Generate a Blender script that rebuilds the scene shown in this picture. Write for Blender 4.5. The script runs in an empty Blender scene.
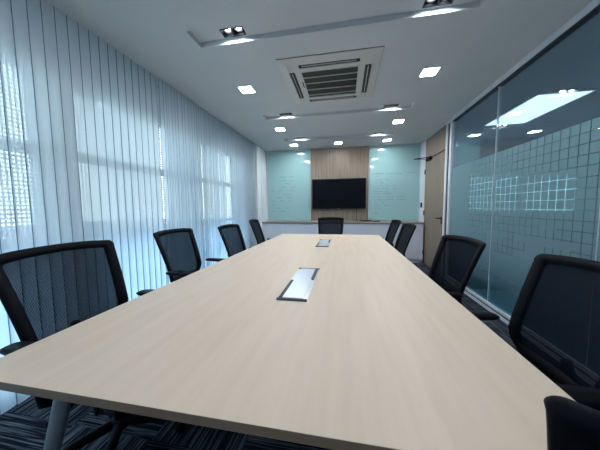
import bpy, bmesh, math, random
from mathutils import Vector, Matrix

sc = bpy.context.scene
col = sc.collection
random.seed(7)
PI = math.pi

# ------------------------------------------------------------------ camera
CAMZ = 1.223
yaw, pitch, roll, FPX = 0.1865, 0.0768, 0.0085, 238.0
cy, sy, cp, sp = math.cos(yaw), math.sin(yaw), math.cos(pitch), math.sin(pitch)
fw = Vector((-sy * cp, cy * cp, -sp))
rt = Vector((cy, sy, 0))
dn = fw.cross(rt)
c_, s_ = math.cos(roll), math.sin(roll)
R_, D_ = c_ * rt + s_ * dn, -s_ * rt + c_ * dn
cam_data = bpy.data.cameras.new('camera')
cam = bpy.data.objects.new('camera', cam_data)
col.objects.link(cam)
m = Matrix((R_, -D_, -fw)).transposed().to_4x4()
m.translation = (0, 0, CAMZ)
cam.matrix_world = m
cam_data.sensor_width = 36.0
cam_data.lens = FPX / 600.0 * 36.0
cam_data.clip_start = 0.02
sc.camera = cam

# ------------------------------------------------------------------ world, light, exposure
SKY_STRENGTH = 2.5
DOWNLIGHT = 29.0
sc.view_settings.view_transform = 'Standard'
sc.view_settings.look = 'None'
sc.view_settings.gamma = 1.0
sc.view_settings.use_curve_mapping = False
sc.view_settings.exposure = 1.6
sc.cycles.use_denoising = True
sc.cycles.denoising_prefilter = 'ACCURATE'
sc.cycles.max_bounces = 10
sc.cycles.transparent_max_bounces = 24
sc.cycles.sample_clamp_indirect = 6.0

world = bpy.data.worlds.new('sky')
sc.world = world
world.use_nodes = True
wn, wl = world.node_tree.nodes, world.node_tree.links
wn.clear()
wo = wn.new('ShaderNodeOutputWorld')
bg = wn.new('ShaderNodeBackground')
tc = wn.new('ShaderNodeTexCoord')
sx = wn.new('ShaderNodeSeparateXYZ')
rp = wn.new('ShaderNodeValToRGB')
rp.color_ramp.elements[0].position = 0.0
rp.color_ramp.elements[0].color = (0.84, 0.91, 0.97, 1)
rp.color_ramp.elements[1].position = 0.6
rp.color_ramp.elements[1].color = (0.66, 0.80, 0.95, 1)
wl.new(tc.outputs['Generated'], sx.inputs[0])
wl.new(sx.outputs['Z'], rp.inputs[0])
wl.new(rp.outputs[0], bg.inputs['Color'])
bg.inputs['Strength'].default_value = SKY_STRENGTH
wl.new(bg.outputs[0], wo.inputs[0])


def portal(name, loc, rot, sx_, sy_):
    ld = bpy.data.lights.new(name, 'AREA')
    ld.shape = 'RECTANGLE'
    ld.size, ld.size_y = sx_, sy_
    ld.cycles.is_portal = True
    o = bpy.data.objects.new(name, ld)
    o.location, o.rotation_euler = loc, rot
    col.objects.link(o)


portal('window_daylight', (-2.30, 2.2, 1.2), (0, -PI / 2, 0), 2.1, 7.4)
portal('far_window_daylight', (4.07, 6.62, 1.48), (-PI / 2, 0, 0), 2.3, 0.95)

# ------------------------------------------------------------------ materials
def mat(name, color, rough=0.5, metal=0.0, spec=0.5, **kw):
    mt = bpy.data.materials.new(name)
    mt.use_nodes = True
    b = mt.node_tree.nodes['Principled BSDF']
    b.inputs['Base Color'].default_value = (*color, 1)
    b.inputs['Roughness'].default_value = rough
    b.inputs['Metallic'].default_value = metal
    b.inputs['Specular IOR Level'].default_value = spec
    for k, v in kw.items():
        b.inputs[k].default_value = v
    return mt


def nodes(mt):
    return mt.node_tree.nodes, mt.node_tree.links, mt.node_tree.nodes['Principled BSDF']


def noise_color(mt, c1, c2, scale=(1, 1, 1), nscale=5.0, detail=4.0, p0=0.3, p1=0.7, bump=0.0):
    n, l, b = nodes(mt)
    t = n.new('ShaderNodeTexCoord')
    mp = n.new('ShaderNodeMapping')
    mp.inputs['Scale'].default_value = scale
    nz = n.new('ShaderNodeTexNoise')
    nz.inputs['Scale'].default_value = nscale
    nz.inputs['Detail'].default_value = detail
    r = n.new('ShaderNodeValToRGB')
    r.color_ramp.elements[0].position, r.color_ramp.elements[0].color = p0, (*c1, 1)
    r.color_ramp.elements[1].position, r.color_ramp.elements[1].color = p1, (*c2, 1)
    l.new(t.outputs['Object'], mp.inputs[0])
    l.new(mp.outputs[0], nz.inputs['Vector'])
    l.new(nz.outputs['Fac'], r.inputs[0])
    l.new(r.outputs[0], b.inputs['Base Color'])
    if bump:
        bp = n.new('ShaderNodeBump')
        bp.inputs['Strength'].default_value = bump
        bp.inputs['Distance'].default_value = 0.002
        l.new(nz.outputs['Fac'], bp.inputs['Height'])
        l.new(bp.outputs[0], b.inputs['Normal'])
    return mt


M = {}
M['ceiling'] = noise_color(mat('ceiling_paint', (.6, .6, .6), .9, spec=.2), (.60, .64, .67), (.64, .68, .71), nscale=1.5)
M['wall'] = noise_color(mat('wall_paint', (.7, .75, .8), .8, spec=.2), (.70, .76, .82), (.74, .80, .86), nscale=2)
M['white_metal'] = mat('white_powder_coat', (.72, .77, .83), .35)
M['alu'] = mat('brushed_aluminium', (.66, .70, .75), .3, metal=.7)
M['gasket'] = mat('black_gasket', (.012, .02, .035), .5)
M['table'] = noise_color(mat('maple_laminate', (.6, .5, .4), .46), (.74, .60, .475), (.80, .665, .535),
                         scale=(9, .7, 1), nscale=3.2, detail=10, p0=.3, p1=.72)
M['table_edge'] = mat('shaded_edge_banding', (.24, .17, .115), .6)  # edge band with its shade put into the colour, darker than the top
M['oak'] = noise_color(mat('oak_laminate', (.4, .3, .22), .6), (.185, .15, .12), (.29, .24, .19),
                       scale=(13, 13, .5), nscale=3.0, detail=7, p0=.3, p1=.7)
M['door'] = noise_color(mat('door_laminate', (.4, .3, .22), .55), (.22, .175, .14), (.265, .215, .17),
                        scale=(10, 10, .5), nscale=2.5, detail=6, p0=.3, p1=.7)
M['cab'] = mat('white_laminate', (.76, .81, .92), .5)
M['cab_top'] = mat('grey_oak_top', (.26, .24, .21), .5)
M['board'] = mat('back_painted_glass', (.34, .56, .58), .06, spec=.7)
M['ink'] = mat('marker_ink', (.10, .20, .28), .6)
M['tv'] = mat('tv_screen', (.002, .003, .006), .2, spec=.2)
M['tv_bezel'] = mat('tv_bezel', (.01, .01, .014), .4)
M['black'] = mat('black_plastic', (.004, .005, .009), .6, spec=.12)
M['seat'] = noise_color(mat('black_fabric', (.01, .01, .015), .9, spec=.1), (.007, .009, .014), (.014, .017, .024), nscale=60)
M['leg'] = mat('grey_powder_coat', (.34, .39, .44), .4, metal=.3)
M['chrome'] = mat('chrome', (.7, .72, .75), .15, metal=1)
M['ac'] = mat('ac_plastic', (.62, .62, .61), .5)
M['ac_dark'] = mat('ac_dark_louvre', (.02, .022, .022), .5)
M['ac_filter'] = noise_color(mat('ac_filter', (.05, .05, .05), .8), (.02, .022, .02), (.07, .07, .065), scale=(1, 1, 1), nscale=120)
M['lid'] = mat('port_lid', (.66, .74, .84), .3, metal=.3)
M['brush'] = mat('brush_strip', (.10, .11, .13), .9)
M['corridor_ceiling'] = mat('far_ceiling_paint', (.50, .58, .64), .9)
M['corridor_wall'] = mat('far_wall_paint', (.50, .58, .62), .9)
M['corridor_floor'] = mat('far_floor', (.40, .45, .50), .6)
M['plinth'] = mat('dark_plinth', (.05, .07, .10), .6)


def emit(name, color, strength):
    mt = bpy.data.materials.new(name)
    mt.use_nodes = True
    n = mt.node_tree.nodes
    n.clear()
    e = n.new('ShaderNodeEmission')
    e.inputs[0].default_value = (*color, 1)
    e.inputs[1].default_value = strength
    o = n.new('ShaderNodeOutputMaterial')
    mt.node_tree.links.new(e.outputs[0], o.inputs[0])
    return mt


M['led'] = emit('led_diffuser', (.97, .985, 1.0), DOWNLIGHT)
M['bulb'] = emit('spot_bulb', (.93, .97, 1.0), 22.0)
M['panel_led'] = emit('led_panel', (.60, .79, 1.0), 1.2)


def glass(name, tint, refl=1.0, edge=None):
    mt = bpy.data.materials.new(name)
    mt.use_nodes = True
    n, l = mt.node_tree.nodes, mt.node_tree.links
    n.clear()
    o = n.new('ShaderNodeOutputMaterial')
    tr = n.new('ShaderNodeBsdfTransparent')
    tr.inputs[0].default_value = (*tint, 1)
    gl = n.new('ShaderNodeBsdfGlossy')
    gl.inputs['Roughness'].default_value = 0.01
    fr = n.new('ShaderNodeFresnel')
    fr.inputs['IOR'].default_value = 1.5
    mx = n.new('ShaderNodeMixShader')
    ml = n.new('ShaderNodeMath')
    ml.operation = 'MULTIPLY'
    ml.inputs[1].default_value = refl
    l.new(fr.outputs[0], ml.inputs[0])
    l.new(ml.outputs[0], mx.inputs[0])
    l.new(tr.outputs[0], mx.inputs[1])
    l.new(gl.outputs[0], mx.inputs[2])
    l.new(mx.outputs[0], o.inputs[0])
    return mt


M['glass'] = glass('clear_glass', (.83, .90, .93), 0.6)
M['tinted_glass'] = glass('tinted_glass', (.40, .50, .52), 0.5)
M['spandrel'] = glass('spandrel_glass', (.66, .76, .82), 0.5)
M['window_glass'] = glass('window_glass', (.92, .97, .97), 0.5)


def math_node(n, l, op, a, b=None):
    x = n.new('ShaderNodeMath')
    x.operation = op
    for i, v in enumerate((a, b)):
        if v is None:
            continue
        if isinstance(v, (int, float)):
            x.inputs[i].default_value = v
        else:
            l.new(v, x.inputs[i])
    return x.outputs[0]


def slat_material():
    mt = bpy.data.materials.new('blind_fabric')
    mt.use_nodes = True
    n, l = mt.node_tree.nodes, mt.node_tree.links
    n.clear()
    o = n.new('ShaderNodeOutputMaterial')
    tr = n.new('ShaderNodeBsdfTransparent')
    tr.inputs[0].default_value = (.86, .95, .98, 1)
    df = n.new('ShaderNodeBsdfDiffuse')
    df.inputs[0].default_value = (.62, .72, .76, 1)
    tl = n.new('ShaderNodeBsdfTranslucent')
    tl.inputs[0].default_value = (.60, .76, .82, 1)
    m1 = n.new('ShaderNodeMixShader')
    m1.inputs[0].default_value = 0.62
    m2 = n.new('ShaderNodeMixShader')
    # slat edges painted darker and more opaque, standing in for shade where slats overlap
    t = n.new('ShaderNodeTexCoord')
    sp_ = n.new('ShaderNodeSeparateXYZ')
    l.new(t.outputs['Object'], sp_.inputs[0])
    edge_shade = math_node(n, l, 'GREATER_THAN', math_node(n, l, 'ABSOLUTE', sp_.outputs['Y']), .0395)
    cm = n.new('ShaderNodeMix')
    cm.data_type = 'RGBA'
    l.new(edge_shade, cm.inputs[0])
    cm.inputs[6].default_value = (.74, .79, .83, 1)
    cm.inputs[7].default_value = (.20, .27, .33, 1)
    l.new(cm.outputs[2], df.inputs[0])
    cm2 = n.new('ShaderNodeMix')
    cm2.data_type = 'RGBA'
    l.new(edge_shade, cm2.inputs[0])
    cm2.inputs[6].default_value = (.78, .90, .95, 1)
    cm2.inputs[7].default_value = (.16, .24, .30, 1)
    l.new(cm2.outputs[2], tl.inputs[0])
    l.new(math_node(n, l, 'ADD', .855, math_node(n, l, 'MULTIPLY', edge_shade, .12)), m2.inputs[0])
    l.new(df.outputs[0], m1.inputs[1])
    l.new(tl.outputs[0], m1.inputs[2])
    l.new(tr.outputs[0], m2.inputs[1])
    l.new(m1.outputs[0], m2.inputs[2])
    l.new(m2.outputs[0], o.inputs[0])
    return mt


M['slat'] = slat_material()


def insect_screen_material():
    # white louvred sun screen outside the panes: fine square holes at a 2 cm pitch
    mt = bpy.data.materials.new('perforated_screen')
    mt.use_nodes = True
    n, l = mt.node_tree.nodes, mt.node_tree.links
    n.clear()
    o = n.new('ShaderNodeOutputMaterial')
    t = n.new('ShaderNodeTexCoord')
    s = n.new('ShaderNodeSeparateXYZ')
    l.new(t.outputs['Object'], s.inputs[0])
    fy = math_node(n, l, 'FRACT', math_node(n, l, 'MULTIPLY', s.outputs['Y'], 1 / .027))
    fz = math_node(n, l, 'FRACT', math_node(n, l, 'MULTIPLY', s.outputs['Z'], 1 / .028))
    hole = math_node(n, l, 'MULTIPLY', math_node(n, l, 'GREATER_THAN', fy, .36), math_node(n, l, 'GREATER_THAN', fz, .42))
    tr = n.new('ShaderNodeBsdfTransparent')
    df = n.new('ShaderNodeBsdfDiffuse')
    df.inputs[0].default_value = (.10, .13, .17, 1)
    mx = n.new('ShaderNodeMixShader')
    l.new(hole, mx.inputs[0])
    l.new(df.outputs[0], mx.inputs[1])
    l.new(tr.outputs[0], mx.inputs[2])
    l.new(mx.outputs[0], o.inputs[0])
    return mt


M['screen'] = insect_screen_material()


def film_material():
    # frosted film cut into squares by clear lines; z from object (world) coordinates
    mt = bpy.data.materials.new('frosted_film')
    mt.use_nodes = True
    n, l = mt.node_tree.nodes, mt.node_tree.links
    n.clear()
    o = n.new('ShaderNodeOutputMaterial')
    t = n.new('ShaderNodeTexCoord')
    s = n.new('ShaderNodeSeparateXYZ')
    l.new(t.outputs['Object'], s.inputs[0])
    P_ = 0.0785
    yy = math_node(n, l, 'ADD', s.outputs['Y'], 10 * P_ - 1.96 + .004)
    zz = math_node(n, l, 'ADD', s.outputs['Z'], 30 * P_ - 1.81 + .004)
    fy = math_node(n, l, 'FRACT', math_node(n, l, 'DIVIDE', yy, P_))
    fz = math_node(n, l, 'FRACT', math_node(n, l, 'DIVIDE', zz, P_))
    line = math_node(n, l, 'MAXIMUM', math_node(n, l, 'LESS_THAN', fy, .09), math_node(n, l, 'LESS_THAN', fz, .055))
    # cells with no cut lines: random pieces drop out, more of them low down
    wn_ = n.new('ShaderNodeTexWhiteNoise')
    wn_.noise_dimensions = '2D'
    cb = n.new('ShaderNodeCombineXYZ')
    l.new(math_node(n, l, 'FLOOR', math_node(n, l, 'DIVIDE', yy, P_ * 2)), cb.inputs[0])
    l.new(math_node(n, l, 'FLOOR', math_node(n, l, 'DIVIDE', zz, P_)), cb.inputs[1])
    l.new(cb.outputs[0], wn_.inputs['Vector'])
    thr = n.new('ShaderNodeMapRange')
    thr.inputs['From Min'].default_value = 0.55
    thr.inputs['From Max'].default_value = 1.05
    thr.inputs['To Min'].default_value = 0.0
    thr.inputs['To Max'].default_value = 1.0
    l.new(s.outputs['Z'], thr.inputs['Value'])
    keep = math_node(n, l, 'LESS_THAN', wn_.outputs['Value'], thr.outputs[0])
    notfar = math_node(n, l, 'LESS_THAN', s.outputs['Y'], 3.66)
    line = math_node(n, l, 'MULTIPLY', math_node(n, l, 'MULTIPLY', line, keep), notfar)
    clear = n.new('ShaderNodeBsdfTransparent')
    clear.inputs[0].default_value = (.95, 1, 1, 1)
    ft = n.new('ShaderNodeBsdfTransparent')
    ft.inputs[0].default_value = (.72, .90, .93, 1)
    df = n.new('ShaderNodeBsdfDiffuse')
    df.inputs[0].default_value = (.27, .42, .47, 1)
    tl = n.new('ShaderNodeBsdfTranslucent')
    tl.inputs[0].default_value = (.34, .54, .60, 1)
    m1 = n.new('ShaderNodeMixShader')
    m1.inputs[0].default_value = 0.35
    l.new(df.outputs[0], m1.inputs[1])
    l.new(tl.outputs[0], m1.inputs[2])
    m2 = n.new('ShaderNodeMixShader')
    # share of diffusing film, less in the foot zone
    mr = n.new('ShaderNodeMapRange')
    mr.inputs['From Min'].default_value = 0.25
    mr.inputs['From Max'].default_value = 0.75
    mr.inputs['To Min'].default_value = 0.10
    mr.inputs['To Max'].default_value = 0.93
    l.new(s.outputs['Z'], mr.inputs['Value'])
    l.new(mr.outputs[0], m2.inputs[0])
    l.new(ft.outputs[0], m2.inputs[1])
    l.new(m1.outputs[0], m2.inputs[2])
    m3 = n.new('ShaderNodeMixShader')
    l.new(line, m3.inputs[0])
    l.new(m2.outputs[0], m3.inputs[1])
    l.new(clear.outputs[0], m3.inputs[2])
    l.new(m3.outputs[0], o.inputs[0])
    return mt


M['film'] = film_material()


def mesh_fabric():
    mt = bpy.data.materials.new('mesh_fabric')
    mt.use_nodes = True
    n, l = mt.node_tree.nodes, mt.node_tree.links
    n.clear()
    o = n.new('ShaderNodeOutputMaterial')
    tr = n.new('ShaderNodeBsdfTransparent')
    tr.inputs[0].default_value = (.88, .90, .97, 1)
    df = n.new('ShaderNodeBsdfDiffuse')
    df.inputs[0].default_value = (.010, .013, .020, 1)
    mx = n.new('ShaderNodeMixShader')
    mx.inputs[0].default_value = 0.86
    t = n.new('ShaderNodeTexCoord')
    s = n.new('ShaderNodeSeparateXYZ')
    l.new(t.outputs['Object'], s.inputs[0])
    fy = math_node(n, l, 'FRACT', math_node(n, l, 'MULTIPLY', s.outputs['Y'], 1 / .005))
    fz = math_node(n, l, 'FRACT', math_node(n, l, 'MULTIPLY', s.outputs['Z'], 1 / .005))
    hole = math_node(n, l, 'MULTIPLY', math_node(n, l, 'GREATER_THAN', fy, .5), math_node(n, l, 'GREATER_THAN', fz, .5))
    fac = math_node(n, l, 'SUBTRACT', 0.96, math_node(n, l, 'MULTIPLY', hole, .11))
    l.new(fac, mx.inputs[0])
    l.new(tr.outputs[0], mx.inputs[1])
    l.new(df.outputs[0], mx.inputs[2])
    l.new(mx.outputs[0], o.inputs[0])
    return mt


M['mesh'] = mesh_fabric()


def carpet_material():
    # carpet tiles, 50 cm, quarter turned, with pale lines on near black
    mt = mat('carpet_tiles', (.02, .025, .03), .95, spec=.05)
    n, l, b = nodes(mt)
    t = n.new('ShaderNodeTexCoord')
    s = n.new('ShaderNodeSeparateXYZ')
    l.new(t.outputs['Object'], s.inputs[0])
    tx = math_node(n, l, 'FLOOR', math_node(n, l, 'MULTIPLY', s.outputs['X'], 2.0))
    ty = math_node(n, l, 'FLOOR', math_node(n, l, 'MULTIPLY', s.outputs['Y'], 2.0))
    chk = math_node(n, l, 'PINGPONG', math_node(n, l, 'ADD', tx, ty), 1.0)

    def stripes(axis_fine, axis_long):
        mp = n.new('ShaderNodeCombineXYZ')
        l.new(math_node(n, l, 'MULTIPLY', s.outputs[axis_fine], 130.0), mp.inputs[0])
        l.new(math_node(n, l, 'MULTIPLY', s.outputs[axis_long], 3.0), mp.inputs[1])
        l.new(math_node(n, l, 'ADD', tx, math_node(n, l, 'MULTIPLY', ty, 7.3)), mp.inputs[2])
        nz = n.new('ShaderNodeTexNoise')
        nz.inputs['Scale'].default_value = 1.0
        nz.inputs['Detail'].default_value = 2.0
        l.new(mp.outputs[0], nz.inputs['Vector'])
        return nz.outputs['Fac']
    a = stripes('X', 'Y')
    c = stripes('Y', 'X')
    mx = n.new('ShaderNodeMix')
    l.new(chk, mx.inputs[0])
    l.new(a, mx.inputs[2])
    l.new(c, mx.inputs[3])
    r = n.new('ShaderNodeValToRGB')
    r.color_ramp.elements[0].position, r.color_ramp.elements[0].color = .47, (.010, .013, .020, 1)
    r.color_ramp.elements[1].position, r.color_ramp.elements[1].color = .66, (.13, .155, .19, 1)
    l.new(mx.outputs[0], r.inputs[0])
    l.new(r.outputs[0], b.inputs['Base Color'])
    return mt


M['carpet'] = carpet_material()


def city_material():
    mt = mat('city_ground', (.4, .45, .5), .9)
    n, l, b = nodes(mt)
    t = n.new('ShaderNodeTexCoord')
    v = n.new('ShaderNodeTexVoronoi')
    v.distance = 'CHEBYCHEV'
    v.inputs['Scale'].default_value = .045
    l.new(t.outputs['Object'], v.inputs['Vector'])
    r = n.new('ShaderNodeValToRGB')
    r.color_ramp.interpolation = 'CONSTANT'
    r.color_ramp.elements[0].color = (.13, .16, .19, 1)
    r.color_ramp.elements[1].position = .7
    r.color_ramp.elements[1].color = (.42, .45, .48, 1)
    e = r.color_ramp.elements.new(.4)
    e.color = (.20, .23, .26, 1)
    l.new(v.outputs['Color'], r.inputs[0])
    l.new(r.outputs[0], b.inputs['Base Color'])
    return mt


M['city'] = city_material()

# ------------------------------------------------------------------ helpers
def obj(name, bm, material=None, parent=None, smooth=False, loc=None):
    me = bpy.data.meshes.new(name)
    bm.normal_update()
    bm.to_mesh(me)
    bm.free()
    if smooth:
        for p in me.polygons:
            p.use_smooth = True
    o = bpy.data.objects.new(name, me)
    col.objects.link(o)
    if material:
        for mm in (material if isinstance(material, (list, tuple)) else [material]):
            me.materials.append(mm)
    if parent:
        o.parent = parent
    if loc:
        o.location = loc
    return o


def empty(name, loc=(0, 0, 0), rz=0.0):
    o = bpy.data.objects.new(name, None)
    o.empty_display_size = .1
    o.location = loc
    o.rotation_euler = (0, 0, rz)
    col.objects.link(o)
    return o


def tag(o, label, cat, group=None):
    o['label'] = label
    o['category'] = cat
    if group:
        o['group'] = group
    return o


def struct(o):
    o['kind'] = 'structure'
    return o


def box(bm, x0, x1, y0, y1, z0, z1, bevel=0.0, mi=0):
    r = bmesh.ops.create_cube(bm, size=1)
    vs = r['verts']
    for v in vs:
        v.co = Vector(((x0 + x1) / 2 + v.co.x * (x1 - x0), (y0 + y1) / 2 + v.co.y * (y1 - y0), (z0 + z1) / 2 + v.co.z * (z1 - z0)))
    fs = {f for v in vs for f in v.link_faces}
    for f in fs:
        f.material_index = mi
    if bevel:
        es = list({e for v in vs for e in v.link_edges})
        bmesh.ops.bevel(bm, geom=es, offset=bevel, segments=2, affect='EDGES', profile=.5)
    return bm


def bx(*a, **k):
    return box(bmesh.new(), *a, **k)


def tube(bm, pts, radii, seg=12, cap=True):
    if isinstance(radii, (int, float)):
        radii = [radii] * len(pts)
    pts = [Vector(p) for p in pts]
    rings = []
    up = None
    for i, p in enumerate(pts):
        a = pts[max(i - 1, 0)]
        b = pts[min(i + 1, len(pts) - 1)]
        d = (b - a).normalized()
        if up is None:
            up = Vector((0, 0, 1)) if abs(d.z) < .9 else Vector((1, 0, 0))
        u = d.cross(up).normalized()
        w = u.cross(d).normalized()
        up = w
        rings.append([bm.verts.new(p + radii[i] * (math.cos(2 * PI * k / seg) * u + math.sin(2 * PI * k / seg) * w)) for k in range(seg)])
    for r0, r1 in zip(rings, rings[1:]):
        for k in range(seg):
            bm.faces.new((r0[k], r0[(k + 1) % seg], r1[(k + 1) % seg], r1[k]))
    if cap:
        bm.faces.new(rings[0][::-1])
        bm.faces.new(rings[-1])
    return bm


def copy_tree(o, parent=None):
    c = o.copy()
    col.objects.link(c)
    c.parent = parent
    for ch in list(o.children):
        copy_tree(ch, c)
    return c


# ------------------------------------------------------------------ room dimensions
XL, XR, YB, YN, ZC = -1.93, 1.654, 5.81, -1.6, 2.60
XW = -2.12            # room-side face of the window wall

struct(obj('floor', bx(XW - .3, XR + .03, YN, YB + .1, -.1, 0), M['carpet']))

# ceiling slab with three recessed troughs
RX0, RX1 = -1.23, .92
TWX = (-.90, .635)
REC = [(1.78, 1.98), (3.53, 3.73), (4.79, 4.99)]
RD = .042
bm = bmesh.new()
ys = [YN]
for a, b in REC:
    ys += [a, b]
ys.append(YB + .1)
for i in range(0, len(ys), 2):
    box(bm, XW - .3, XR + .06, ys[i], ys[i + 1], ZC, ZC + .2)
for a, b in REC:
    box(bm, XW - .3, RX0, a, b, ZC, ZC + .2)
    box(bm, RX1, XR + .06, a, b, ZC, ZC + .2)
    y0_, y1_ = b - .107, b - .023
    box(bm, RX0, RX1, a, y0_, ZC + RD, ZC + .2)
    box(bm, RX0, RX1, y1_, b, ZC + RD, ZC + .2)
    xs_ = [RX0] + [v for x in TWX for v in (x - .092, x + .092)] + [RX1]
    for i in range(0, len(xs_), 2):
        box(bm, xs_[i], xs_[i + 1], y0_, y1_, ZC + RD, ZC + .2)
    box(bm, RX0, RX1, y0_, y1_, ZC + .16, ZC + .2)
struct(obj('ceiling', bm, M['ceiling']))

# back wall with oak panel, white left pier and right strip
struct(obj('wall_back', bx(XW - .3, XR + .2, YB, YB + .12, 0, ZC), M['wall']))
struct(obj('wall_front', bx(XW - .3, XR + .2, YN - .1, YN, 0, ZC), M['wall']))
struct(obj('trim_1', bx(-.82, .54, YB - .02, YB - .001, .88, ZC - .001), M['oak']))
bm = bmesh.new()
box(bm, XW - .02, XL, 5.12, YB - .001, 0, ZC - .001)
struct(obj('wall_left_pier', bm, M['wall']))
struct(obj('trim_2', bx(XL - .001, XL + .012, 5.38, 5.42, 0, ZC - .002, bevel=.003), M['white_metal']))

# right wall strip, door, glass wall frame
struct(obj('wall_right', bx(XR, XR + .1, 5.49, YB - .001, 0, ZC - .001), M['wall']))
struct(obj('wall_right_near', bx(XR, XR + .1, YN + .001, -.5, 0, ZC - .001), M['wall']))

# ------------------------------------------------------------------ window wall
win_y = [(-1.35, -.19), (-.01, 1.38), (1.56, 2.95), (3.13, 4.52)]
bm = bmesh.new()
T0, T1 = XW - .16, XW
SILL = .12
edges = [YN] + [v for w in win_y for v in w] + [5.12]
for i in range(0, len(edges), 2):
    box(bm, T0, T1, edges[i], edges[i + 1], 0, ZC)
for a, b in win_y:
    box(bm, T0, T1, a, b, 0, SILL)
    box(bm, T0, T1, a, b, 2.22, ZC)
struct(obj('wall_left', bm, M['wall']))
for i, (a, b) in enumerate(win_y):
    w = struct(empty('window_%d' % (i + 1), (XW - .035, (a + b) / 2, SILL)))
    h = (b - a) / 2
    bm = bmesh.new()
    z1 = 2.22 - SILL
    box(bm, -.03, .03, -h, -h + .03, 0, z1)
    box(bm, -.03, .03, h - .03, h, 0, z1)
    box(bm, -.03, .03, -h + .03, h - .03, 0, .04)
    box(bm, -.03, .03, -h + .03, h - .03, z1 - .03, z1)
    box(bm, -.03, .03, -h + .03, h - .03, 1.61 - SILL, 1.67 - SILL)
    box(bm, -.03, .03, -h + .03, h - .03, .97 - SILL, 1.02 - SILL)
    obj('window_frame', bm, M['wall'], w)
    obj('pane', bx(-.004, .004, -h + .03, h - .03, 1.02 - SILL, z1 - .03), M['window_glass'], w)
    obj('pane', bx(-.004, .004, -h + .03, h - .03, .04, .97 - SILL), M['spandrel'], w)
    s = obj('screen', bx(-.0335, -.0315, -h, h, 1.02 - SILL, z1), M['screen'], w)

# city ground outside, far below
bm = bmesh.new()
box(bm, -900, -8, -700, 900, -45.5, -45)
struct(obj('ground', bm, M['city']))

# ------------------------------------------------------------------ vertical blinds
def blind(name, y0, y1, pitch, ang, label, jitter=0.0, irregular=False):
    root = empty(name, (XL - .03, (y0 + y1) / 2, 0))
    yc = (y0 + y1) / 2
    tag(root, label, 'blind', 'vertical blinds along the window wall')
    obj('head_rail', bx(-.075, -.05, y0 - yc, y1 - yc, ZC - .03, ZC - .001), M['white_metal'], root)
    y = y0 + .04
    k = 0
    meshes = {}
    while y < y1 - .03:
        a = ang + random.uniform(-jitter, jitter)
        bm = bmesh.new()
        W, N = .089, 6
        vs = []
        for zz in (.035, ZC - .003):
            row = []
            for q in range(N + 1):
                u = (q / N - .5)
                row.append(bm.verts.new((.006 * (1 - (2 * u) ** 2), u * W, zz)))
            vs.append(row)
        for q in range(N):
            bm.faces.new((vs[0][q], vs[0][q + 1], vs[1][q + 1], vs[1][q]))
        o = obj('slat', bm, M['slat'], root, smooth=True)
        o.location = (0, y - yc, 0)
        o.rotation_euler = (0, 0, a)
        k += 1
        y += pitch * (random.choice((.35, .5, .65, .8)) if irregular else 1.0)
    return root


blind('vertical_blind', -.62, 2.30, .0745, math.radians(9), 'pale translucent vertical blind with evenly overlapping slats behind the nearest left chairs')
blind('vertical_blind', 2.312, 5.10, .0745, math.radians(14), 'pale vertical blind with unevenly bunched slats between the narrow gap and the white pier', jitter=.10, irregular=True)

# ------------------------------------------------------------------ glass wall on the right
def fb(name, *a, parent=None, m_='white_metal', bevel=0.0):
    return obj(name, bx(*a, bevel=bevel), M[m_], parent)


# frame pieces of the setting
bm = bmesh.new()
box(bm, XR - .01, XR + .06, -.5, 4.44, ZC - .055, ZC - .001)
box(bm, XR - .01, XR + .06, 4.37, 4.44, 0, ZC - .055)
box(bm, XR - .01, XR + .06, 4.225, 4.285, 0, ZC - .055)
box(bm, XR - .01, XR + .06, -.5, 4.225, 0, .035)
box(bm, XR - .004, XR + .05, -.5, 4.225, .055, .085)
box(bm, XR - .01, XR + .06, 4.44, 5.49, ZC - .018, ZC - .001)
struct(obj('trim_3', bm, M['white_metal']))
bm = bmesh.new()
box(bm, XR + .0, XR + .05, 4.285, 4.37, 0, ZC - .055)
box(bm, XR + .0, XR + .05, -.5, 4.225, .035, .055)
box(bm, XR + .0, XR + .05, -.5, 4.225, ZC - .068, ZC - .055)
struct(obj('trim_4', bm, M['gasket']))
gw = struct(empty('window_5', (0, 0, 0)))
joints = [4.225, 3.11, 1.93, .75, -.5]
for a, b in zip(joints[1:], joints[:-1]):
    obj('glass_pane', bx(XR + .018, XR + .028, a + .004, b - .004, .085, ZC - .068), M['glass'], gw)
    obj('frosted_film', bx(XR + .0165, XR + .017, a + .004, b - .004, .085, 1.81), M['film'], gw)
for j in joints[1:-1]:
    obj('pane_joint', bx(XR + .014, XR + .030, j - .0018, j + .0018, .085, ZC - .068), M['white_metal'], gw)

# door
dr = struct(empty('door_1', (XR + .03, 4.965, 0)))
obj('door_leaf', bx(-.022, .022, -.51, .515, .008, ZC - .022), M['door'], dr)
h = obj('door_handle', tube(bmesh.new(), [(-.02, -.42, 1.0), (-.065, -.42, 1.0), (-.07, -.40, 1.0), (-.07, -.29, 1.0)], .010), M['black'], dr, True)
obj('lock_plate', bx(-.030, -.021, -.435, -.405, .90, 1.03, bevel=.003), M['black'], dr)
for z in (.22, 1.07, 1.93):
    obj('hinge', tube(bmesh.new(), [(-.03, .517, z - .05), (-.03, .517, z + .05)], .010), M['black'], dr, True)
cl = obj('door_closer', bx(-.075, -.023, .13, .36, 2.12, 2.18, bevel=.006), M['black'], dr)
bm = tube(bmesh.new(), [(-.055, .30, 2.19), (-.28, .42, 2.185)], .008)
tube(bm, [(-.28, .42, 2.185), (-.03, .49, 2.19)], .007)
obj('closer_arm', bm, M['black'], cl, True)
obj('closer_rail', bx(-.032, -.023, -.50, .14, 2.155, 2.17), M['black'], cl)

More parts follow.
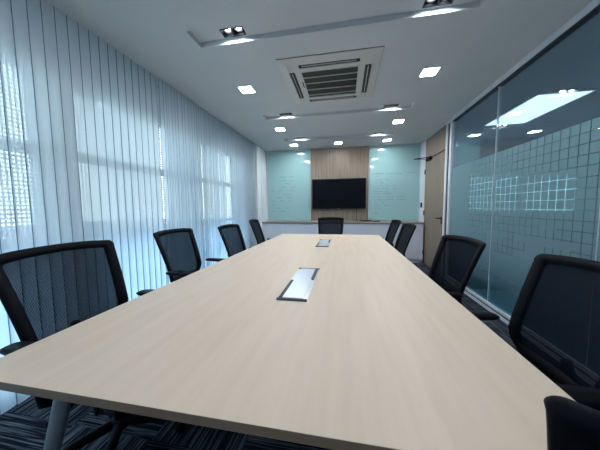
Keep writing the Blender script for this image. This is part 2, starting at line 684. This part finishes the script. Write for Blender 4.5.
# switch on the white strip
sw = tag(obj('light_switch', bx(XR - .014, XR - .001, 5.60, 5.69, 1.18, 1.29, bevel=.003), M['black'], None), 'small dark control plate on the white wall strip left of the door', 'switch')
sw2 = tag(obj('light_switch', bx(XR - .010, XR - .001, 5.60, 5.68, 1.36, 1.46, bevel=.003), M['white_metal'], None), 'white switch plate above the dark control plate beside the door', 'switch')

# ------------------------------------------------------------------ room beyond the glass
CX = 5.7
struct(obj('floor_beyond', bx(XR + .061, CX, -.9, 6.5, -.1, -.001), M['corridor_floor']))
bm = bmesh.new()
px0, px1, py0, py1 = 2.38, 2.97, 3.62, 4.79
box(bm, XR + .061, CX, -.9, 6.5, ZC + .03, ZC + .2)
struct(obj('ceiling_beyond', bm, M['corridor_ceiling']))
struct(obj('wall_beyond_right', bx(CX, CX + .1, -.9, 6.5, 0, ZC + .1), M['corridor_wall']))
struct(obj('wall_beyond_near', bx(XR + .1, CX, -1.0, -.9, 0, ZC + .1), M['corridor_wall']))
bm = bmesh.new()
wx0, wx1, wz0, wz1 = 2.95, 5.2, 1.02, 1.94
box(bm, XR + .1, wx0, 6.5, 6.6, 0, ZC + .1)
box(bm, wx1, CX, 6.5, 6.6, 0, ZC + .1)
box(bm, wx0, wx1, 6.5, 6.6, 0, wz0)
box(bm, wx0, wx1, 6.5, 6.6, wz1, ZC + .1)
struct(obj('wall_beyond_far', bm, M['corridor_wall']))
w = struct(empty('window_6', (0, 0, 0)))
bm = bmesh.new()
for xx in (wx0 + .02, (wx0 + wx1) / 2, wx1 - .02):
    box(bm, xx - .02, xx + .02, 6.52, 6.56, wz0, wz1)
box(bm, wx0, wx1, 6.52, 6.56, wz0, wz0 + .04)
box(bm, wx0, wx1, 6.52, 6.56, wz1 - .04, wz1)
obj('window_frame', bm, M['white_metal'], w)
obj('pane', bx(wx0, wx1, 6.538, 6.542, wz0 + .04, wz1 - .04), M['tinted_glass'], w)


def panel_light(x0, x1, y0, y1, label):
    t = empty('panel_light', ((x0 + x1) / 2, (y0 + y1) / 2, ZC))
    tag(t, label, 'ceiling light')
    hx, hy = (x1 - x0) / 2, (y1 - y0) / 2
    bm = bmesh.new()
    box(bm, -hx - .012, hx + .012, -hy - .012, -hy, 0, .028)
    box(bm, -hx - .012, hx + .012, hy, hy + .012, 0, .028)
    box(bm, -hx - .012, -hx, -hy, hy, 0, .028)
    box(bm, hx, hx + .012, -hy, hy, 0, .028)
    obj('frame', bm, M['white_metal'], t)
    obj('diffuser', bx(-hx, hx, -hy, hy, .002, .02), M['panel_led'], t)
    return t


panel_light(px0, px1, py0, py1, 'large rectangular LED ceiling panel glowing beyond the glass wall')

panel_light(2.38, 2.97, .55, 1.72, 'unseen LED ceiling panel added to brighten the room beyond the glass wall, nearest the camera')  # this and the next two panels are unseen, added to brighten the film
panel_light(4.45, 5.04, 3.62, 4.79, 'unseen LED ceiling panel added for brightness deeper in the room beyond the glass')
panel_light(4.45, 5.04, .55, 1.72, 'unseen LED ceiling panel added for brightness deep in the room beyond, near the camera')

# low counter beyond the glass
ct = empty('storage_counter', (2.7, 4.1, 0))
tag(ct, 'low storage counter with dark plinth standing beyond the frosted glass', 'counter')
obj('plinth', bx(-1.02, 1.5, -.28, .3, .0, .30), M['plinth'], ct)
obj('body', bx(-1.02, 1.5, -.30, .3, .30, .78), M['corridor_wall'], ct)
obj('top', bx(-1.02, 1.5, -.31, .3, .78, .81), M['cab_top'], ct)

# ------------------------------------------------------------------ cabinet along the back wall
YF = 5.38
cab = empty('low_cabinet', ((XL + XR) / 2, (YF + YB) / 2, 0))
tag(cab, 'long low white cabinet with grey wood top along the back wall', 'cabinet')
cx0, cy0 = (XL + XR) / 2, (YF + YB) / 2
obj('body', bx(XL + .01 - cx0, XR - .03 - cx0, YF + .02 - cy0, YB - .002 - cy0, .08, .835), M['cab'], cab)
obj('kickboard', bx(XL + .01 - cx0, XR - .03 - cx0, YF + .05 - cy0, YB - .01 - cy0, 0, .08), M['cab'], cab)
obj('top', bx(XL + .001 - cx0, XR - .022 - cx0, YF - .015 - cy0, YB - .002 - cy0, .835, .868, bevel=.003), M['cab_top'], cab)
ed = [XL + .01, -1.44, -.95, -.375, .20, .56, .92, 1.28, XR - .03]
for a, b in zip(ed, ed[1:]):
    obj('door', bx(a + .003 - cx0, b - .003 - cx0, YF - cy0, YF + .019 - cy0, .085, .828, bevel=.002), M['cab'], cab)

# ------------------------------------------------------------------ glass writing boards
def writing_board(x0, x1, label, seed, left):
    rnd = random.Random(seed)
    t = empty('glass_writing_board', ((x0 + x1) / 2, YB - .02, .88))
    tag(t, label, 'whiteboard', 'glass writing boards on the back wall')
    hw = (x1 - x0) / 2
    obj('glass_panel', bx(-hw, hw, 0, .018, .012, ZC - .88 - .035, bevel=.001), M['board'], t)
    bm = bmesh.new()
    # rows of illegible marker scribble

    def stroke(x, z, length, amp):
        n = max(3, int(length / .012))
        prev = None
        for i in range(n + 1):
            xx = x + length * i / n
            zz = z + rnd.uniform(-amp, amp)
            a = bm.verts.new((xx, -.0006, zz - .0035))
            b = bm.verts.new((xx, -.0006, zz + .0035))
            if prev:
                bm.faces.new((prev[0], a, b, prev[1]))
            prev = (a, b)
    rows = 11 if left else 15
    for r in range(rows):
        z = 1.08 - r * (.066 if not left else .085) + rnd.uniform(-.01, .01)
        if z < .06:
            break
        x = (-hw + .12) if not left else (-hw + rnd.uniform(.05, .5))
        for k in range(rnd.randint(1, 3)):
            L = rnd.uniform(.06, .2)
            if x + L < hw - .1:
                stroke(x, z, L, .013)
            x += L + rnd.uniform(.03, .12)
    if not left:
        stroke(-hw + .06, 1.09, .26, .012)
        stroke(.28, 1.09, .2, .012)
    obj('handwriting', bm, M['ink'], t)['kind'] = 'stuff'


writing_board(-1.905, -.83, 'pale teal glass writing board left of the wood panel with scattered faint handwriting', 3, True)
writing_board(.555, 1.635, 'pale teal glass writing board right of the wood panel with a column of faint writing', 11, False)

# ------------------------------------------------------------------ television
tv = empty('television', (-.15, YB - .022, 1.16))
tag(tv, 'large black flat television hung on the wood panel', 'television')
obj('bracket', bx(-.25, .25, -.028, .001, .2, .5), M['tv_bezel'], tv)
obj('casing', bx(-.63, .63, -.066, -.028, 0, .715, bevel=.006), M['tv_bezel'], tv)
obj('screen', bx(-.618, .618, -.068, -.0665, .022, .704), M['tv'], tv)
obj('logo_bar', bx(-.03, .03, -.0675, -.0662, .006, .014), M['leg'], tv)

# cable hanging from the television, cable pile, remote
pts = [(.27, YB - .04, 1.20), (.272, YB - .045, 1.05), (.268, YB - .05, .93), (.27, YB - .08, .885), (.30, YB - .13, .876)]
tag(obj('power_cable', tube(bmesh.new(), pts, .006, 8), M['black'], None, True), 'thin black cable hanging from the television to the cabinet top', 'cable')
bm = bmesh.new()
P = []
for i in range(90):
    t_ = i / 90 * 2 * PI * 4
    P.append((.47 + (.12 + .02 * math.sin(1.7 * t_)) * math.cos(t_), YB - .20 + .05 * math.sin(t_) + .01 * math.sin(2.3 * t_), .878 + .004 + .0025 * (i / 90 * 4)))
tube(bm, P, .009, 6)
tag(obj('coiled_cable', bm, M['black'], None, True), 'black coiled cables lying on the cabinet top beneath the television', 'cable')
rc = empty('remote_control', (.70, YB - .2, .869))
rc.rotation_euler = (0, 0, .2)
tag(rc, 'small black remote control on the cabinet top right of the coiled cables', 'remote control')
obj('casing', bx(-.085, .085, -.022, .022, 0, .02, bevel=.005), M['black'], rc)
obj('button_pad', bx(-.06, .07, -.015, .015, .0201, .0225), M['brush'], rc)

# ------------------------------------------------------------------ conference table
TX0, TX1, TY0, TY1, TZ = -1.11, .566, .468, 4.16, .737
tb = empty('conference_table', ((TX0 + TX1) / 2, (TY0 + TY1) / 2, 0))
tag(tb, 'long rectangular maple topped conference table in the middle of the room', 'table')
tcx, tcy = (TX0 + TX1) / 2, (TY0 + TY1) / 2
hx, hy = (TX1 - TX0) / 2, (TY1 - TY0) / 2
bm = bx(-hx, hx, -hy, hy, TZ - .026, TZ, bevel=.0015)
for f in bm.faces:
    f.material_index = 0 if abs(f.normal.z) > .9 and f.calc_center_median().z > TZ - .01 else 1
obj('tabletop', bm, [M['table'], M['table_edge']], tb)
bm = bmesh.new()
for yy in (-hy + .12, 0, hy - .12):
    box(bm, -hx + .14, hx - .14, yy - .03, yy + .03, TZ - .066, TZ - .027)
for xx in (-hx + .35, hx - .35):
    box(bm, xx - .02, xx + .02, -hy + .15, hy - .15, TZ - .066, TZ - .027)
obj('under_frame', bm, M['black'], tb)
for sx_ in (-1, 1):
    for k, yy in ((0, -hy + .107), (2, hy - .14)):
        sp_ = .035 if k == 0 else (-.035 if k == 2 else 0)
        leg = tube(bmesh.new(), [(sx_ * (hx - .245), yy, TZ - .028), (sx_ * (hx - .235), yy, TZ - .06), (sx_ * (hx - .045), yy - sp_, .006)], [.026, .0245, .018], 20)
        lo = obj('leg', leg, M['leg'], tb, True)
        obj('foot_pad', tube(bmesh.new(), [(sx_ * (hx - .045), yy - sp_, 0), (sx_ * (hx - .045), yy - sp_, .006)], .020, 16), M['black'], lo)


def cable_port(x0, x1, y0, y1):
    cx_, cy_ = (x0 + x1) / 2, (y0 + y1) / 2
    hx_, hy_ = (x1 - x0) / 2, (y1 - y0) / 2
    t = obj('cable_port', bx(-hx_, hx_, -hy_, hy_, 0, .004, bevel=.001), M['alu'], tb)
    t.location = (cx_ - tcx, cy_ - tcy, TZ)
    obj('lid', bx(-hx_ + .022, hx_ - .022, -hy_ + .012, hy_ - .012, .0041, .009, bevel=.001), M['lid'], t)
    bm = bmesh.new()
    box(bm, -hx_ + .006, -hx_ + .026, -hy_ + .01, .0, .0041, .0096)
    box(bm, hx_ - .028, hx_ - .010, .03, hy_ - .01, .0041, .0096)
    obj('brush_strip', bm, M['brush'], t)
    bm = bmesh.new()
    box(bm, -hx_, hx_, -hy_ - .012, -hy_ + .004, 0, .009)
    obj('end_cap', bm, M['brush'], t)
    obj('end_cap', bx(-hx_, hx_, hy_ - .008, hy_ + .004, 0, .009), M['brush'], t)


cable_port(-.35, -.19, 1.18, 1.80)
cable_port(-.35, -.19, 2.85, 3.42)

# ------------------------------------------------------------------ task chairs
def halfw(z):
    if z > .64:
        return .222 + (.25 - .222) * (z - .64) / .36
    return .222 - .075 * ((.64 - z) / .16) ** 1.6


def backx(y, z):
    if z > .62:
        x = -.205 - .135 * ((z - .62) / .38) ** 1.15
    else:
        x = -.205 - .03 * ((.62 - z) / .14) ** 1.5
    return x + .45 * y * y


def outline(inset_s, inset_t, inset_b, r, n=7):
    """closed outline of the back in (y, z): left side up, top across, right side down, bottom."""
    zt, zb = 1.0 - inset_t, .485 + inset_b
    pts = []
    zs = [zb + (zt - zb) * i / 14 for i in range(15)]
    right = [(halfw(z) - inset_s, z) for z in zs]
    wt, wb = right[-1][0], right[0][0]
    # round the top corner and the bottom corner
    right = [p for p in right if zb + r * 1.2 < p[1] < zt - r * 1.05]
    def arc(cx, cz, a0, a1):
        return [(cx + r * math.cos(a0 + (a1 - a0) * i / n), cz + r * math.sin(a0 + (a1 - a0) * i / n)) for i in range(n + 1)]
    bot = arc(wb - r * .6 + .01, zb + r, -PI / 2, -.15)
    top = arc(wt - r, zt - r, 0, PI / 2)
    half = bot + right + top
    mid_t = [(wt * f, zt + .012 * (1 - f * f)) for f in (.6, .3, 0)]
    full = half + mid_t
    full += [(-y, z) for (y, z) in full[::-1][1:]]
    bot_mid = [(-wb * f, zb) for f in (.5, 0)] + [(wb * .5, zb)]
    return full + bot_mid


def ring_frame():
    bm = bmesh.new()
    fo = outline(0, 0, 0, .022)
    fi = outline(.042, .036, .085, .014)
    n = min(len(fo), len(fi))
    assert len(fo) == len(fi), (len(fo), len(fi))
    th = .011
    L = []
    for (o2, i2) in zip(fo, fi):
        a = bm.verts.new((backx(*o2) + th, *o2))
        b = bm.verts.new((backx(*i2) + th * .8, *i2))
        c = bm.verts.new((backx(*i2) - th, *i2))
        d = bm.verts.new((backx(*o2) - th, *o2))
        mo = (o2[0] * 1.012, o2[1])
        e = bm.verts.new((backx(*o2), mo[0], o2[1] + (.004 if o2[1] > .9 else 0)))
        L.append((a, b, c, d, e))
    n = len(L)
    for k in range(n):
        p, q = L[k], L[(k + 1) % n]
        for u, v in ((0, 1), (1, 2), (2, 3), (3, 4), (4, 0)):
            bm.faces.new((p[u], p[v], q[v], q[u]))
    bmesh.ops.recalc_face_normals(bm, faces=bm.faces)
    return bm


def mesh_panel():
    bm = bmesh.new()
    NZ, NY = 18, 12
    zb, zt = .56, .978
    rows = []
    for i in range(NZ + 1):
        z = zb + (zt - zb) * i / NZ
        w = halfw(z) - .030
        if i == NZ:
            w -= .012
        if i == 0:
            w -= .02
        rows.append([bm.verts.new((backx(w * (2 * j / NY - 1), z) - .002, w * (2 * j / NY - 1), z)) for j in range(NY + 1)])
    for i in range(NZ):
        for j in range(NY):
            bm.faces.new((rows[i][j], rows[i][j + 1], rows[i + 1][j + 1], rows[i + 1][j]))
    return bm


def cushion(lx0, lx1, hw_, z0, z1):
    bm = bmesh.new()
    rings = []
    N = 36
    prof = [(.93, z0), (.985, z0 + .012), (1.0, (z0 + z1) / 2), (.985, z1 - .018), (.93, z1 - .005), (.7, z1), (.35, z1 - .004)]
    cx_, hx_ = (lx0 + lx1) / 2, (lx1 - lx0) / 2
    for s, z in prof:
        ring = []
        for k in range(N):
            a = 2 * PI * k / N
            ca, sa = math.cos(a), math.sin(a)
            e = .42
            ring.append(bm.verts.new((cx_ + hx_ * s * math.copysign(abs(ca) ** e, ca), hw_ * s * math.copysign(abs(sa) ** e, sa), z)))
        rings.append(ring)
    for r0, r1 in zip(rings, rings[1:]):
        for k in range(N):
            bm.faces.new((r0[k], r0[(k + 1) % N], r1[(k + 1) % N], r1[k]))
    bm.faces.new(rings[0][::-1])
    bm.faces.new(rings[-1])
    return bm


def make_chair(arms=True):
    t = empty('task_chair')
    up = []
    fr = obj('back_frame', ring_frame(), M['black'], t, True)
    mp = obj('back_mesh', mesh_panel(), M['mesh'], t, True)
    bm = bmesh.new()
    tube(bm, [(-.02, 0, .415), (-.20, 0, .40), (-.262, 0, .43), (-.268, 0, .50), (-.250, 0, .60)], [.03, .03, .028, .024, .018], 12)
    ub = obj('back_support', bm, M['black'], t, True)
    st = obj('seat', cushion(-.20, .25, .222, .425, .50), M['seat'], t, True)
    sh = obj('seat_shell', cushion(-.19, .235, .205, .408, .428), M['black'], t, True)
    bm = bmesh.new()
    box(bm, -.10, .08, -.07, .07, .355, .408, bevel=.012)
    mc = obj('tilt_mechanism', bm, M['black'], t)
    lv = obj('lever', tube(bmesh.new(), [(.03, -.06, .38), (.03, -.20, .378), (.03, -.22, .375), (.03, -.29, .365)], [.006, .006, .011, .010], 8), M['black'], t, True)
    up += [fr, mp, ub, st, sh, mc, lv]
    if arms:
        for s in (-1, 1):
            bm = bmesh.new()
            tube(bm, [(-.02, s * .12, .412), (-.02, s * .235, .408), (-.02, s * .262, .425), (-.01, s * .272, .48), (.0, s * .276, .60), (.01, s * .276, .652)],
                 [.016, .018, .02, .02, .018, .018], 10)
            a = obj('armrest', bm, M['black'], t, True)
            bm = bmesh.new()
            N = 28
            rs = []
            for sc_, z in ((.9, .645), (1.0, .651), (1.0, .659), (.9, .666)):
                ring = []
                for k in range(N):
                    an = 2 * PI * k / N
                    ca, sa = math.cos(an), math.sin(an)
                    ring.append(bm.verts.new((-.022 + .14 * sc_ * math.copysign(abs(ca) ** .6, ca), s * .276 + .036 * sc_ * math.copysign(abs(sa) ** .6, sa), z)))
                rs.append(ring)
            for r0, r1 in zip(rs, rs[1:]):
                for k in range(N):
                    bm.faces.new((r0[k], r0[(k + 1) % N], r1[(k + 1) % N], r1[k]))
            bm.faces.new(rs[0][::-1])
            bm.faces.new(rs[-1])
            obj('arm_pad', bm, M['black'], a, True)
            up.append(a)
    obj('gas_lift', tube(bmesh.new(), [(0, 0, .10), (0, 0, .22), (0, 0, .221), (0, 0, .38)], [.030, .028, .018, .018], 16), M['black'], t, True)
    bm = bmesh.new()
    tube(bm, [(0, 0, .075), (0, 0, .125)], .042, 16)
    for k in range(5):
        a = 2 * PI * k / 5 + .3
        ca, sa = math.cos(a), math.sin(a)
        tube(bm, [(.02 * ca, .02 * sa, .102), (.16 * ca, .16 * sa, .092), (.30 * ca, .30 * sa, .072)], [.026, .021, .015], 8)
    obj('star_base', bm, M['black'], t, True)
    for k in range(5):
        a = 2 * PI * k / 5 + .3
        ca, sa = math.cos(a), math.sin(a)
        bm = bmesh.new()
        px_, py_ = .295 * ca, .295 * sa
        for d in (-.014, .014):
            tube(bm, [(px_ + d * sa - .008 * sa, py_ - d * ca + .008 * ca, .0262), (px_ + d * sa + .008 * sa, py_ - d * ca - .008 * ca, .0262)], .026, 14)
        tube(bm, [(px_, py_, .03), (px_, py_, .07)], .009, 8)
        obj('caster', bm, M['black'], t, True)
    return t, up


proto, up0 = make_chair()
# (x, y, yaw deg, back height, label)
left = 'chairs along the window side of the table'
right = 'chairs along the glass wall side of the table'
chairs = [
    (-1.16, .985, 0, 1.02, 'black mesh task chair nearest the camera on the window side of the table', left),
    (-1.366, 2.076, -3.6, .995, 'black mesh task chair by the blinds, second from the camera on the window side', left),
    (-1.236, 2.961, -4.6, .975, 'black mesh task chair by the blinds, third from the camera on the window side', left),
    (-1.14, 3.68, 6.6, 1.01, 'black mesh task chair on the window side, nearest the teal board and white pier', left),
    (.65, 1.11, 182, .98, 'largest black mesh task chair at the right edge, beside the glass wall', right),
    (.585, 1.99, 188, .965, 'black mesh task chair standing alone in front of the white glass wall post', right),
    (.533, 3.36, 183, .969, 'black mesh task chair half hiding the farthest chair on the door side', right),
    (.575, 4.37, 184, .965, 'black mesh task chair farthest from the camera on the door side, partly hidden', right),
    (-.267, 4.332, -90, 1.0, 'black mesh task chair at the far head of the table below the television', None),
]
for i, (x, y, a, T, lab, grp) in enumerate(chairs):
    o = proto if i == 0 else copy_tree(proto)
    o.location = (x, y, 0)
    o.rotation_euler = (0, 0, math.radians(a))
    o.scale = (1, 1.12 if i == 0 else 1, 1)
    if grp:
        tag(o, lab, 'chair', grp)
    else:
        tag(o, lab, 'chair')
        if 'group' in o:
            del o['group']
    for ch in o.children:
        n_ = ch.name.split('.')[0]
        if n_ not in ('gas_lift', 'star_base', 'caster'):
            ch.location.z = T - 1.0
nc, _ = make_chair(arms=False)
tag(nc, 'black task chair at the near right corner of the table, only its back visible', 'chair')
nc.location = (.653, .470, 0)
nc.rotation_euler = (0, 0, math.radians(55))
for ch in nc.children:
    if ch.name.split('.')[0] not in ('gas_lift', 'star_base', 'caster'):
        ch.location.z = -.03
    elif ch.name.split('.')[0] != 'gas_lift':
        ch.rotation_euler = (0, 0, .45)

# ------------------------------------------------------------------ ceiling cassette air conditioner
ac = empty('ceiling_air_conditioner', (-.16, 2.75, ZC))
tag(ac, 'white square ceiling cassette air conditioner with dark grille', 'air conditioner')
bm = bmesh.new()
H = .485
Z0, Z1 = -.030, -.001
# cover with four rounded slots: ring pieces
def ring_box(bm, h0, h1, z0, z1):
    box(bm, -h0, h0, -h0, -h1, z0, z1)
    box(bm, -h0, h0, h1, h0, z0, z1)
    box(bm, -h0, -h1, -h1, h1, z0, z1)
    box(bm, h1, h0, -h1, h1, z0, z1)
def slope_ring(h0, h1, za, zb):
    # flat-topped ring whose room side slopes from za (outer) to zb (inner)
    c = [(1, 1), (-1, 1), (-1, -1), (1, -1)]
    o_t = [bm.verts.new((h0 * p, h0 * q, Z1)) for p, q in c]
    o_b = [bm.verts.new((h0 * p, h0 * q, za)) for p, q in c]
    i_b = [bm.verts.new((h1 * p, h1 * q, zb)) for p, q in c]
    i_t = [bm.verts.new((h1 * p, h1 * q, Z1)) for p, q in c]
    for k in range(4):
        j = (k + 1) % 4
        bm.faces.new((o_t[k], o_t[j], o_b[j], o_b[k]))
        bm.faces.new((o_b[k], o_b[j], i_b[j], i_b[k]))
        bm.faces.new((i_b[k], i_b[j], i_t[j], i_t[k]))
        bm.faces.new((i_t[k], i_t[j], o_t[j], o_t[k]))
slope_ring(H, .405, -.010, Z0)
slope_ring(.345, .29, Z0, Z0)
for sx_ in (-1, 1):
    for sy_ in (-1, 1):
        box(bm, min(sx_ * .405, sx_ * .29), max(sx_ * .405, sx_ * .29), min(sy_ * .405, sy_ * .29), max(sy_ * .405, sy_ * .29), Z0 + .0005, Z1)
obj('cover', bm, M['ac'], ac)
obj('duct_back', bx(-.40, .40, -.40, .40, -.024, -.004), M['ac_dark'], ac)
for k in range(4):
    a = k * PI / 2
    bm = bmesh.new()
    box(bm, .371, .379, -.26, .26, -.031, -.023, bevel=.001)
    f = obj('air_flap', bm, M['ac'], ac)
    f.rotation_euler = (0, 0, a)
    bm = bmesh.new()
g = obj('intake_grille', bx(-.285, .285, -.285, .285, -.026, -.010), M['ac_filter'], ac)
bm = bmesh.new()
for yy in (-.285, -.17, -.05, .09, .22, .285):
    box(bm, -.285, .285, yy - .004, yy + .004, -.034, -.0262)
for xx in (-.285, .285):
    box(bm, xx - .007, xx + .007, -.285, .285, -.034, -.0262)
obj('grille_bars', bm, M['ac'], g)
bm = bmesh.new()
box(bm, -.305, -.292, -.10, .02, -.0335, -.0305)
obj('status_display', bm, M['ac_dark'], ac)
obj('shadow_gap', bx(-H - .003, H + .003, -H - .003, H + .003, -.003, -.0008), M['ac_dark'], ac)

# ------------------------------------------------------------------ downlights
dl = None
spots = [(-1.14, 2.745, 'square LED downlight, left row, nearest, level with the air conditioner'),
         (-1.14, 4.22, 'square LED downlight, left row, between the two far ceiling slots'),
         (.85, 2.775, 'square LED downlight to the right of the air conditioner'),
         (.85, 4.24, 'square LED downlight, right row, just before the farthest slot'),
         (-1.13, 5.34, 'square LED downlight above the left glass writing board'),
         (-.15, 5.355, 'square LED downlight above the television wood panel'),
         (.86, 5.37, 'square LED downlight above the right glass writing board'),
         (-1.14, 1.0, 'square LED downlight near the camera over the nearest left chair'),
         (.85, 1.0, 'square LED downlight near the camera over the nearest right chair'),
         (-.15, -.6, 'square LED downlight behind the camera')]
for i, (x, y, lab) in enumerate(spots):
    if dl is None:
        dl = empty('square_downlight')
        bm = bmesh.new()
        for (a, b, c, d) in ((-.082, .082, -.082, -.072), (-.082, .082, .072, .082), (-.082, -.072, -.072, .072), (.072, .082, -.072, .072)):
            box(bm, a, b, c, d, -.006, -.0005)
        obj('frame', bm, M['white_metal'], dl)
        obj('diffuser', bx(-.072, .072, -.072, .072, -.004, -.0008), M['led'], dl)
        o = dl
    else:
        o = copy_tree(dl)
    o.location = (x, y, ZC)
    tag(o, lab, 'ceiling light', 'square downlights')

# twin spotlights in the troughs
tw = None
k = 0
wherey = ['nearest the camera', 'just beyond the air conditioner', 'farthest, near the back wall']
for j, (a, b) in enumerate(REC):
    for side, x in (('left', -.90), ('right', .635)):
        if tw is None:
            tw = empty('twin_spotlight')
            bm = bmesh.new()
            for (p, q, r, s) in ((-.098, .098, -.049, -.040), (-.098, .098, .036, .0449), (-.098, -.090, -.040, .036), (.090, .098, -.040, .036), (-.005, .005, -.040, .036)):
                box(bm, p, q, r, s, -.004, -.0005)
            obj('trim_frame', bm, M['black'], tw)
            bm = bmesh.new()
            box(bm, -.0915, .0915, -.0415, .0415, .075, .078)
            for (p, q, r, s) in ((-.0915, -.0895, -.0415, .0415), (.0895, .0915, -.0415, .0415), (-.0895, .0895, -.0415, -.0395), (-.0895, .0895, .0395, .0415)):
                box(bm, p, q, r, s, 0, .075)
            obj('housing', bm, M['black'], tw)
            for dx in (-.046, .046):
                sh_ = obj('lamp', tube(bmesh.new(), [(dx, 0, .060), (dx, 0, .040), (dx, 0, .018)], [.018, .024, .034], 20, cap=False), M['tv_bezel'], tw, True)
                bm = bmesh.new()
                bmesh.ops.create_uvsphere(bm, u_segments=16, v_segments=8, radius=.019)
                for v in bm.verts:
                    v.co.z = v.co.z * .4 + .030
                    v.co.x += dx
                obj('bulb', bm, M['bulb'], sh_, True)
            o = tw
        else:
            o = copy_tree(tw)
        o.location = (x, b - .065, ZC + RD)
        tag(o, 'black twin spotlight in the %s end of the ceiling slot %s' % (side, wherey[j]), 'spotlight', 'twin spotlights in the ceiling slots')
        for dx in (-.046, .046):
            ld = bpy.data.lights.new('spot_beam', 'SPOT')
            ld.energy = 1.6
            ld.color = (.93, .97, 1.0)
            ld.spot_size = math.radians(168)
            ld.spot_blend = .6
            ld.shadow_soft_size = .012
            lo = bpy.data.objects.new('spot_beam', ld)
            col.objects.link(lo)
            lo.parent = o
            lo.location = (dx, 0, -.008)
